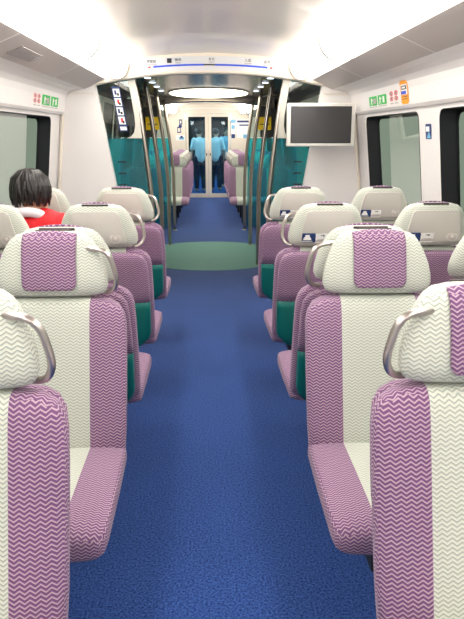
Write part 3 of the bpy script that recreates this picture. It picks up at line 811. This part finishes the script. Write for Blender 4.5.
def hand(bm, wrist, d, n):
    """five-fingered relaxed hand; d = finger direction, n = back-of-hand normal"""
    W = Vector(wrist); d = Vector(d).normalized(); n = Vector(n).normalized(); s = d.cross(n).normalized()
    limb(bm, [W, W + d * .045, W + d * .08], [.024, .030, .030])
    for i, L in enumerate((.062, .072, .068, .052)):
        b = W + d * .085 + s * (.026 - i * .0175); limb(bm, [b, b + d * L * .5 - n * .006, b + d * L * .8 - n * .025, b + d * L * .85 - n * .04], [.0095, .009, .008, .0075])
    b = W + d * .03 + s * .028; limb(bm, [b, b + s * .022 + d * .025, b + s * .026 + d * .05 - n * .01], [.012, .0105, .009])

# seated passenger in red, facing away from the camera (built facing -Y, turned round)
t = thing('person', 'seated person with black hair, red jacket and white collar by the left window', 'person', (-0.96, 3.25, 0), PI - 0.12)
hc = (0.0, -0.13, 1.150)
bm = bmesh.new(); head_mesh(bm, hc)
limb(bm, [(.0, -.10, 1.09), (.0, -.085, 1.04), (0, -.08, .98)], [.052, .055, .075])
limb(bm, [(0, -.11, .52), (0, -.10, .68), (0, -.085, .88), (0, -.08, .94)], [.125, .12, .13, .10])
for s in (-1, 1):
    limb(bm, [(s * .08, -.12, .54), (s * .11, -.50, .53), (s * .11, -.54, .46), (s * .11, -.50, .12), (s * .11, -.50, .06)], [.080, .062, .06, .045, .038])
    limb(bm, [(s * .11, -.46, .045), (s * .12, -.60, .035)], [.040, .034])
    limb(bm, [(s * .06, -.08, .97), (s * .155, -.08, .955), (s * .19, -.13, .72), (s * .13, -.36, .63)], [.06, .055, .042, .027])
    hand(bm, (s * .13, -.36, .63), (-s * .25, -1, -.05), (0, -.1, 1))
body = obj('body', bm, M['skin'], t, True); remesh(body, .0075, 2)
eyes(body, hc)
hr = hair(body, hc, .085, 150)
bm = bmesh.new()
limb(bm, [(0, -.11, .56), (0, -.10, .70), (0, -.085, .88), (0, -.08, .97)], [.135, .14, .155, .115])
for s in (-1, 1): limb(bm, [(s * .06, -.08, 1.01), (s * .165, -.08, .985), (s * .195, -.13, .72), (s * .145, -.34, .635)], [.085, .085, .062, .045])
jk = obj('jacket', bm, M['jacket'], t, True); remesh(jk, .014, 2)
bm = bmesh.new(); ring = [(0.015 + 0.092 * math.cos(a), -.085 + .088 * math.sin(a), 1.062 + .014 * math.sin(a) + .008 * math.cos(a * 3) + .015 * math.cos(a)) for a in [2 * PI * k / 24 for k in range(25)]]
tube(bm, ring, .026, 12, 1.0); obj('collar', bm, M['collar'], jk, True)
bm = bmesh.new()
for s in (-1, 1): limb(bm, [(s * .07, -.14, .55), (s * .11, -.49, .545), (s * .11, -.53, .46), (s * .11, -.49, .13)], [.09, .075, .07, .058])
tr = obj('trousers', bm, M['trousers'], t, True); remesh(tr, .014, 2)

# standing passengers in the next carriage
def stander(x, y, rz, label, shirt, lean, h, seed):
    t = thing('person', label, 'person', (x, y, 0), rz, None); k = h / 1.70
    hc = (0, -.03 - lean, 1.57)
    bm = bmesh.new(); head_mesh(bm, hc)
    limb(bm, [(0, -.01 - lean, 1.50), (0, -lean * .9, 1.40)], [.052, .058])
    limb(bm, [(0, 0, .92), (0, 0, 1.10), (0, -lean * .7, 1.30), (0, -lean * .9, 1.36)], [.13, .115, .13, .10])
    for s in (-1, 1):
        limb(bm, [(s * .08, 0, .92), (s * .10, -.02, .50), (s * .10, 0, .10)], [.09, .058, .04]); limb(bm, [(s * .10, .02, .045), (s * .12, -.15, .035)], [.04, .034])
        limb(bm, [(s * .16, -lean * .9, 1.38), (s * .22, -lean * .7, 1.12), (s * .21, -.12, .90)], [.055, .042, .027]); hand(bm, (s * .21, -.12, .90), (0, -.3, -1), (s, 0, 0))
    b = obj('body', bm, M['skin'], t, True); remesh(b, .011, 2); eyes(b, hc); hair(b, hc, .05, 60, seed)
    bm = bmesh.new(); limb(bm, [(0, 0, .90), (0, 0, 1.10), (0, -lean * .7, 1.30), (0, -lean * .9, 1.37)], [.155, .14, .15, .115])
    for s in (-1, 1): limb(bm, [(s * .15, -lean * .9, 1.385), (s * .215, -lean * .75, 1.16)], [.075, .062])
    o = obj('shirt', bm, shirt, t, True); remesh(o, .016, 2)
    bm = bmesh.new(); limb(bm, [(0, 0, .88), (0, 0, .94)], [.14, .14])
    for s in (-1, 1): limb(bm, [(s * .08, 0, .90), (s * .10, -.02, .50), (s * .10, 0, .12)], [.11, .08, .065])
    o = obj('trousers', bm, M['trousers'], t, True); remesh(o, .016, 2)
    t.scale = (k, k, k)
stander(-.22, 16.9, PI + .3, 'standing person in a white shirt behind the left glass door', M['shirt'], .05, 1.62, 5)
stander(.20, 17.2, PI - .2, 'standing person in a white shirt behind the right glass door', M['shirt'], .03, 1.62, 6)
stander(.50, 18.3, .4, 'person in a pale blue shirt farther back behind the right glass door', M['bluegrey'], .02, 1.65, 7)
